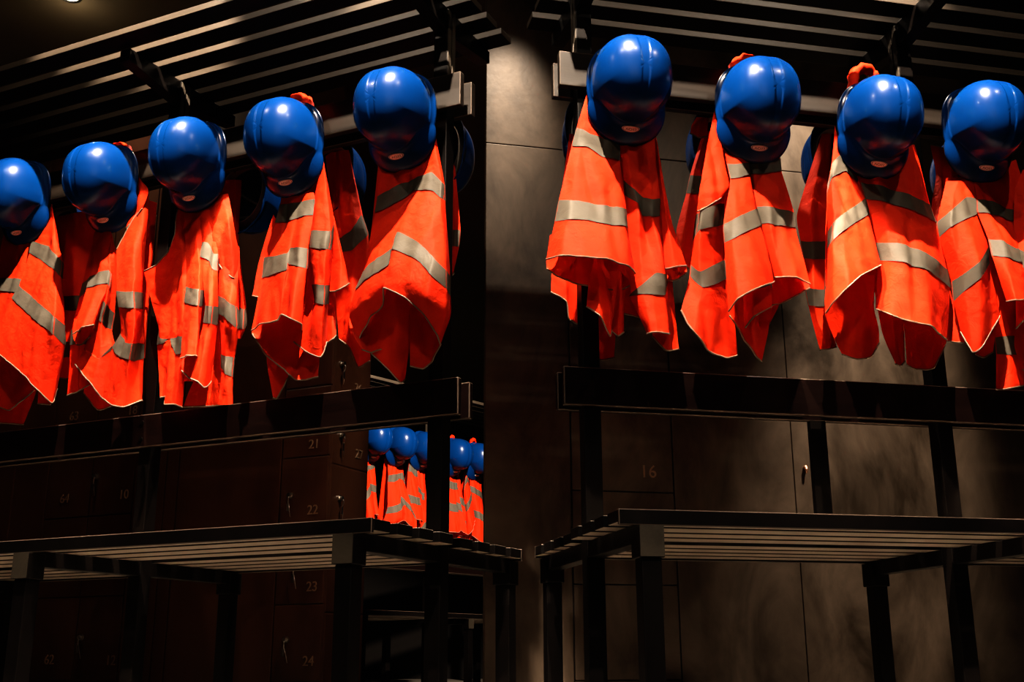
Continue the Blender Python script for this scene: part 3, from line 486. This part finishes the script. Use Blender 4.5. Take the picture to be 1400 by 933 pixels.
VL = {
 'L1': 'orange vest hung at the left edge, with a broad diagonal grey band',
 'L2': 'orange vest with peaked collar and crumpled folds, second from the left',
 'L3': 'orange vest showing a wide open armhole and narrow gathered folds',
 'L4': 'orange vest with a pointed corner hanging down to the beam, fourth from left',
 'L5': 'brightly lit orange vest with round flared hem beside the left end post',
 'R1': 'orange vest with pale lit left half and open tubular hem, nearest the right end post',
 'R2': 'orange vest with folded lapel and bright central panel, second on the right rack',
 'R3': 'wide orange vest with two long grey bands on its right half, third on right rack',
 'R4': 'shaded orange vest with crossing grey bands near the right edge',
 'R5': 'orange vest cut by the right edge of the photo',
 'BL1': 'orange vest on the rear hooks showing between first and second left vests',
 'BL3': 'orange vest on the rear hooks, narrow strip right of the third left vest',
 'BL4': 'orange vest on the rear hooks showing between fourth and fifth left vests',
 'BL5': 'orange vest on the rear hooks, thin strip right of the left end post',
 'BR1': 'orange vest on the rear hooks, lower corners showing either side of the right end post',
 'BR2': 'orange vest on the rear hooks with rolled collar, left of the second right vest',
 'BR3': 'orange vest on the rear hooks with two dark bands, left of the third right vest',
 'BR4': 'orange vest on the rear hooks, piped edge left of the fourth right helmet'}
GH = {'L': 'blue helmets on the left rack', 'R': 'blue helmets on the right rack'}
GV = {'L': 'orange vests on the left rack', 'R': 'orange vests on the right rack'}
for k, h in HELMETS.items():
    if k in ('BL2', 'R5'): continue          # the photo shows nothing of these two
    helmet(h['fr'], h['q'], h['tilt'], h['roll'], h['back'], HL[k], GH[h['fr']])
CU = {'L4': .082, 'R2': .080, 'R3': .094, 'L2': .070}
for k, v in VESTS.items():
    vest(k, v['fr'], v['hook'], VL[k], GV[v['fr']], CU.get(k, 0))
DK = ['R2', 'L5', 'R1', 'L4', 'R3']
DW = ['partly hidden by the locker corner', 'fully in view left of the post', 'cut by the left side of the post', 'just right of the post', 'cut by the steel panel edge']
for x, k, wd in zip(DISTANT_X, DK, DW):
    helmet('T', (x, -.115, 1.634), .05, 0, 0, 'small distant blue helmet, ' + wd, 'distant helmets on the far rack')
    v = vest(k, 'T', (x, -.078, 1.70), 'small distant orange vest, ' + wd, 'distant vests on the far rack'); v.scale = (.68, .9, 1)

# -------------------------------------------------------------------- lockers
def number(txt, x, y, z, size, parent, side=False):
    me = lettering(txt, size, .0016); me.name = 'number'; me.materials.clear(); me.materials.append(M['relief'])
    o = bpy.data.objects.new('number', me); col.objects.link(o); o.parent = parent
    o.rotation_euler = (pi / 2, 0, 0) if not side else (pi / 2, 0, pi / 2)
    o.location = (x, y, z)
    return o
def latch(x, y, z, parent, side=False, seed=0):
    bm = bmesh.new(); R = Matrix.Rotation(pi / 2, 4, 'Z') if side else Matrix.Identity(4)
    disc(bm, (0, 0, 0), .013, .006, 16); disc(bm, (0, -.006, 0), .008, .012, 14)
    tube(bm, [(0, -.014, -.002), (.004, -.02, -.012), (.002, -.018, -.028), (-.002, -.012, -.036)], .0022, 6)
    box(bm, -.006, .004, -.017, -.013, -.062, -.034)
    tube(bm, [(.001, -.014, -.03), (.014 - seed * .008, -.016, -.055), (.02 - seed * .012, -.012, -.085)], .0014, 6)
    bmesh.ops.transform(bm, matrix=Matrix.Translation((x, y, z)) @ R, verts=bm.verts)
    return finish('latch', bm, M['steel'], parent)

(lx, ly), la = FRAMES['L']
LPy, XC, YE = LOCK['LP'], LOCK['C'], LOCK['side_end']
TOP = 2.62
def door(parent, x0, x1, z0, z1, y):
    bm = bmesh.new(); g = .0025
    box(bm, x0 + g, x1 - g, y - .002, y + .016, z0 + g, z1 - g)
    return finish('door', bm, M['locker'], parent, bevel=.003)
def carcass(parent, x0, x1, y0, y1, z0=0.0, z1=TOP):
    bm = bmesh.new(); box(bm, x0 + .0006, x1 - .0006, y0, y1, z0, z1); return finish('carcass', bm, M['lockcase'], parent, bevel=.002)
M['lockcase'] = M['locker']
def rows(za, pitch, top=TOP):
    z = za
    while z - pitch > -.02: z -= pitch
    out = []
    while z < top - .05: out.append((max(z, .01), min(z + pitch, top - .01))); z += pitch
    return out
def nearest_door(doors, z):
    for d, (a, b) in doors:
        if a <= z <= b: return d
    return doors[0][0]
# corner locker: doors on the front and on the side facing the gap
pitch = (LOCK['seamA'][0] - LOCK['seamA'][1]) / 2
xs = LOCK['xs']
t = thing('locker', 'dark brown corner locker with numbered doors on two faces, nearest the gap', 'locker', (lx, ly, 0), la)
carcass(t, xs[385], XC, LPy + .004, YE)
dA = [(door(t, xs[385], XC, a, b, LPy), (a, b)) for a, b in rows(LOCK['seamA'][0], pitch)]
dS = []
for a, b in rows(LOCK['seamS'][0], pitch):
    bm = bmesh.new(); box(bm, XC - .012, XC + .002, LPy + .012, YE - .004, a + .0025, b - .0025); dS.append((finish('door', bm, M['locker'], t, bevel=.003), (a, b)))
for n, x, z in LOCK['nums']:
    if x > -1.5: number(n, x, LPy - .0035, z, .052, nearest_door(dA, z))
for x, z in LOCK['lat']:
    if x > -1.5: latch(x, LPy - .002, z, nearest_door(dA, z), seed=z)
for n, y, z in LOCK['snums']: number(n, XC + .0035, y, z, .052, nearest_door(dS, z), True)
for y, z in LOCK['slat']: latch(XC + .002, y, z, nearest_door(dS, z), True, seed=z)
# plain tall cupboard, then a numbered pair, then tall doors further left
def tall(x0, x1, label):
    t = thing('tall_locker', label, 'locker', (lx, ly, 0), la)
    carcass(t, x0, x1, LPy + .008, LPy + .45); door(t, x0, x1, .01, TOP - .01, LPy)
    return t
tall(xs[245], xs[385], 'wide plain dark brown locker with one smooth door, beside the corner locker')
tall(xs[228], xs[245], 'very narrow dark brown locker strip between post and wide plain door')
tall(xs[185], xs[228], 'narrow dark brown locker behind the second post of the left rack')
pb = LOCK['seamB'][0] - LOCK['seamB'][1]
t = thing('locker', 'dark brown locker with two columns of doors, numbers 64 and 10 visible', 'locker', (lx, ly, 0), la)
carcass(t, xs[68], xs[185], LPy + .008, LPy + .45)
d1 = [(door(t, xs[68], xs[127], a, b, LPy), (a, b)) for a, b in rows(LOCK['seamB'][0], pb)]
d2 = [(door(t, xs[127], xs[185], a, b, LPy), (a, b)) for a, b in rows(LOCK['seamB'][0], pb)]
for n, x, z in LOCK['nums']:
    if x < -1.5: number(n, x, LPy - .0035, z, .056, nearest_door(d1 if x < xs[127] else d2, z))
for x, z in LOCK['lat']:
    if x < -1.5: latch(x, LPy - .002, z, nearest_door(d2, z), seed=z)
tall(xs[22], xs[68], 'tall dark brown locker left of the doors numbered 64 and 10')
tall(xs[22] - .45, xs[22], 'tall dark brown locker at the left edge of the photo')

# -------------------------------------------------------------- steel panels on the right
(rx, ry), ra = FRAMES['R']
RPy = RWALL['RP']; rxs = RWALL['xs']; zs = sum(RWALL['seam']) / 2
RTOP = 3.0
def wpanel(n, x0, x1, z0, z1):
    bm = bmesh.new(); box(bm, x0 + .0015, x1 - .0015, RPy, RPy + .03, z0 + .0015, z1 - .0015)
    o = finish('wall_right' if n == 0 else 'wall_right', bm, M['panel'], None, bevel=.002, kind='structure')
    o.location = (rx, ry, 0); o.rotation_euler = (0, 0, ra); return o
zl = RWALL['lock']
wpanel(0, RWALL['x0'], rxs[780], 0, zs); wpanel(0, RWALL['x0'], rxs[1082], zs, RTOP)
wpanel(0, rxs[919], rxs[1082], 0, zs); wpanel(0, rxs[1082], rxs[1420], 0, zs); wpanel(0, rxs[1082], rxs[1420] + 1.5, zs, RTOP)
wpanel(0, rxs[1420], rxs[1420] + 1.5, 0, zs)
t = thing('locker', 'brown steel locker with stacked doors, number 18 embossed on one', 'locker', (rx, ry, 0), ra)
bm = bmesh.new(); box(bm, rxs[780] + .001, rxs[919] - .001, RPy + .012, RPy + .3, 0, zs - .002); finish('carcass', bm, M['lockgap'], t)
zz = [zl[2], zl[1], zl[0], zs]
dd = []
for a, b in zip([.005] + zz[:-1], zz):
    bm = bmesh.new(); box(bm, rxs[780] + .003, rxs[919] - .003, RPy - .001, RPy + .012, a + .002, b - .002); dd.append((finish('door', bm, M['panel'], t, bevel=.002), (a, b)))
number('16', RWALL['num'][0], RPy - .003, RWALL['num'][1], .062, nearest_door(dd, RWALL['num'][1]))
t['label'] = 'brown steel locker with stacked doors, number 16 embossed on one'
bm = bmesh.new(); disc(bm, (0, 0, 0), .007, .012, 14); tube(bm, [(0, -.012, 0), (0, -.014, -.012), (0, -.012, -.022)], [.006, .005, .003], 8)
o = finish('keyhole_cover', bm, M['brass'], None, True); o.location = Matrix.Rotation(ra, 3, 'Z') @ Vector((RWALL['knob'][0], RPy, RWALL['knob'][1])) + Vector((rx, ry, 0)); o.rotation_euler = (0, 0, ra)
o['label'] = 'small copper coloured keyhole cover on the steel panel left of the brace'; o['category'] = 'keyhole cover'

# ----------------------------------------------------------------- room shell
def slab(name, x0, x1, y0, y1, z0, z1, m):
    bm = bmesh.new(); box(bm, x0, x1, y0, y1, z0, z1); return finish(name, bm, m, kind='structure')
slab('floor', -9, 9, -3, 13, -.1, 0, M['floor'])
slab('ceiling', -9, 9, -3, 13, 3.05, 3.15, M['ceiling'])
slab('wall_back', -9, 9, 12.9, 13, 0, 3.05, M['dark'])
slab('wall_left', -9, -8.9, -3, 12.9, 0, 3.05, M['dark'])

# lamps: recessed downlight seen at the top left, plus unseen spots, partly added to brighten dark areas
def spot(loc, target, power, size, blend=.3, radius=.03, color=(1, .83, .66)):
    d = bpy.data.lights.new('spot', 'SPOT'); d.energy = power; d.spot_size = math.radians(size); d.spot_blend = blend; d.shadow_soft_size = radius; d.color = color
    o = bpy.data.objects.new('spot', d); col.objects.link(o); o.location = loc
    o.rotation_euler = (Vector(target) - Vector(loc)).to_track_quat('-Z', 'Y').to_euler(); return o
def W(f, x, y, z):
    (ox, oy), a = FRAMES[f]; v = Matrix.Rotation(a, 3, 'Z') @ Vector((x, y, z)); return (v.x + ox, v.y + oy, z)
t = thing('ceiling_spotlight', 'small bright recessed spotlight in the brown ceiling at top left', 'spotlight', (-1.958, 4.40, 3.05))
bm = bmesh.new(); tube(bm, [(.045 * math.cos(2 * pi * k / 24), .045 * math.sin(2 * pi * k / 24), -.004) for k in range(24)], .008, 8, True); finish('trim_ring', bm, M['iron'], t)
bm = bmesh.new(); disc(bm, (0, 0, 0), .036, .006, 24, 'z'); finish('lens', bm, glow, t)

spot(W('L', .22, -.84, 3.0), W('L', -.28, -.15, 1.35), 860, 31, .3, .014)      # left rack, steep from the front right
spot(W('L', -.62, -.84, 3.0), W('L', -1.14, -.15, 1.30), 860, 38, .3, .014)
spot(W('R', -.25, -.84, 3.0), W('R', .28, -.15, 1.38), 900, 30, .3, .014)       # right rack, from the front left
spot(W('R', .52, -.84, 3.0), W('R', 1.06, -.15, 1.32), 900, 33, .3, .014)
spot((.25, 3.2, 2.98), W('R', .05, 1.05, 2.1), 170, 27, 1, .04)           # wall washes
spot((1.3, 3.3, 2.98), W('R', 1.24, 1.05, 2.0), 400, 24, 1, .04)
spot((1.75, 3.3, 2.98), W('R', 1.45, 1.05, .95), 800, 28, 1, .04)
spot((.6, 5.2, 2.95), W('T', .9, -.1, 1.3), 1300, 40, .4, .03)             # far rack
spot((-1.958, 4.45, 3.03), (-1.958, 4.45, 0), 40, 110, .8, .03)
d = bpy.data.lights.new('lamp_spill', 'POINT'); d.energy = .7; d.color = (1, .83, .6); d.shadow_soft_size = .03
o = bpy.data.objects.new('lamp_spill', d); col.objects.link(o); o.location = (-1.958, 4.45, 2.93)
def area(loc, target, power, size, color=(1, .8, .62)):
    d = bpy.data.lights.new('soft_light', 'AREA'); d.energy = power; d.size = size; d.color = color
    o = bpy.data.objects.new('soft_light', d); col.objects.link(o); o.location = loc
    o.rotation_euler = (Vector(target) - Vector(loc)).to_track_quat('-Z', 'Y').to_euler(); return o
area((0, -1.6, 2.4), (0, 3, .8), 11, 2.0)  # added soft fill from behind the camera

spot(W('L', -.1, .62, 3.0), W('L', -.45, .12, 1.45), 260, 48, .6, .03)          # behind the racks
spot(W('L', -1.2, .62, 3.0), W('L', -1.3, .12, 1.45), 200, 40, .6, .03)
spot(W('R', .0, .62, 3.0), W('R', .4, .12, 1.45), 200, 40, .6, .03)
spot(W('R', 1.0, .62, 3.0), W('R', 1.05, .12, 1.5), 260, 36, .6, .03)

for f, x, y in (('L', .1, -1.25), ('L', -1.0, -1.3), ('R', .1, -1.25), ('R', 1.3, -1.2)):
    spot(W(f, x, y, 3.0), W(f, x * .8, -.15, 1.6), 42, 75, .6, .012)

for f, x, sx in (('L', -.35, -.1), ('L', -1.25, -.8), ('R', .45, .3), ('R', 1.35, .9)):      # unseen added spots, bouncing light off the floor onto bench undersides
    spot((W(f, x, 0, 0)[0] * .6, .35, 2.9), W(f, x, -.18, 0), 430, 17, .6, .04)


# --------------------------------------------------------------------- camera
cam = bpy.data.cameras.new('camera'); co = bpy.data.objects.new('camera', cam); col.objects.link(co)
cam.sensor_width = 36; cam.lens = 1541.0567 * 36 / 1400; cam.clip_start = .05
co.matrix_world = Matrix.Translation((0, 0, .2)) @ Matrix.Rotation(pi / 2 + .2757, 4, 'X') @ Matrix.Rotation(-.0033, 4, 'Z')
bpy.context.scene.camera = co
sc = bpy.context.scene
sc.view_settings.view_transform = 'Standard'
sc.view_settings.look = 'High Contrast'
w = bpy.data.worlds.new('world'); sc.world = w; w.use_nodes = True
w.node_tree.nodes['Background'].inputs['Color'].default_value = (.35, .4, .5, 1)
w.node_tree.nodes['Background'].inputs['Strength'].default_value = .02
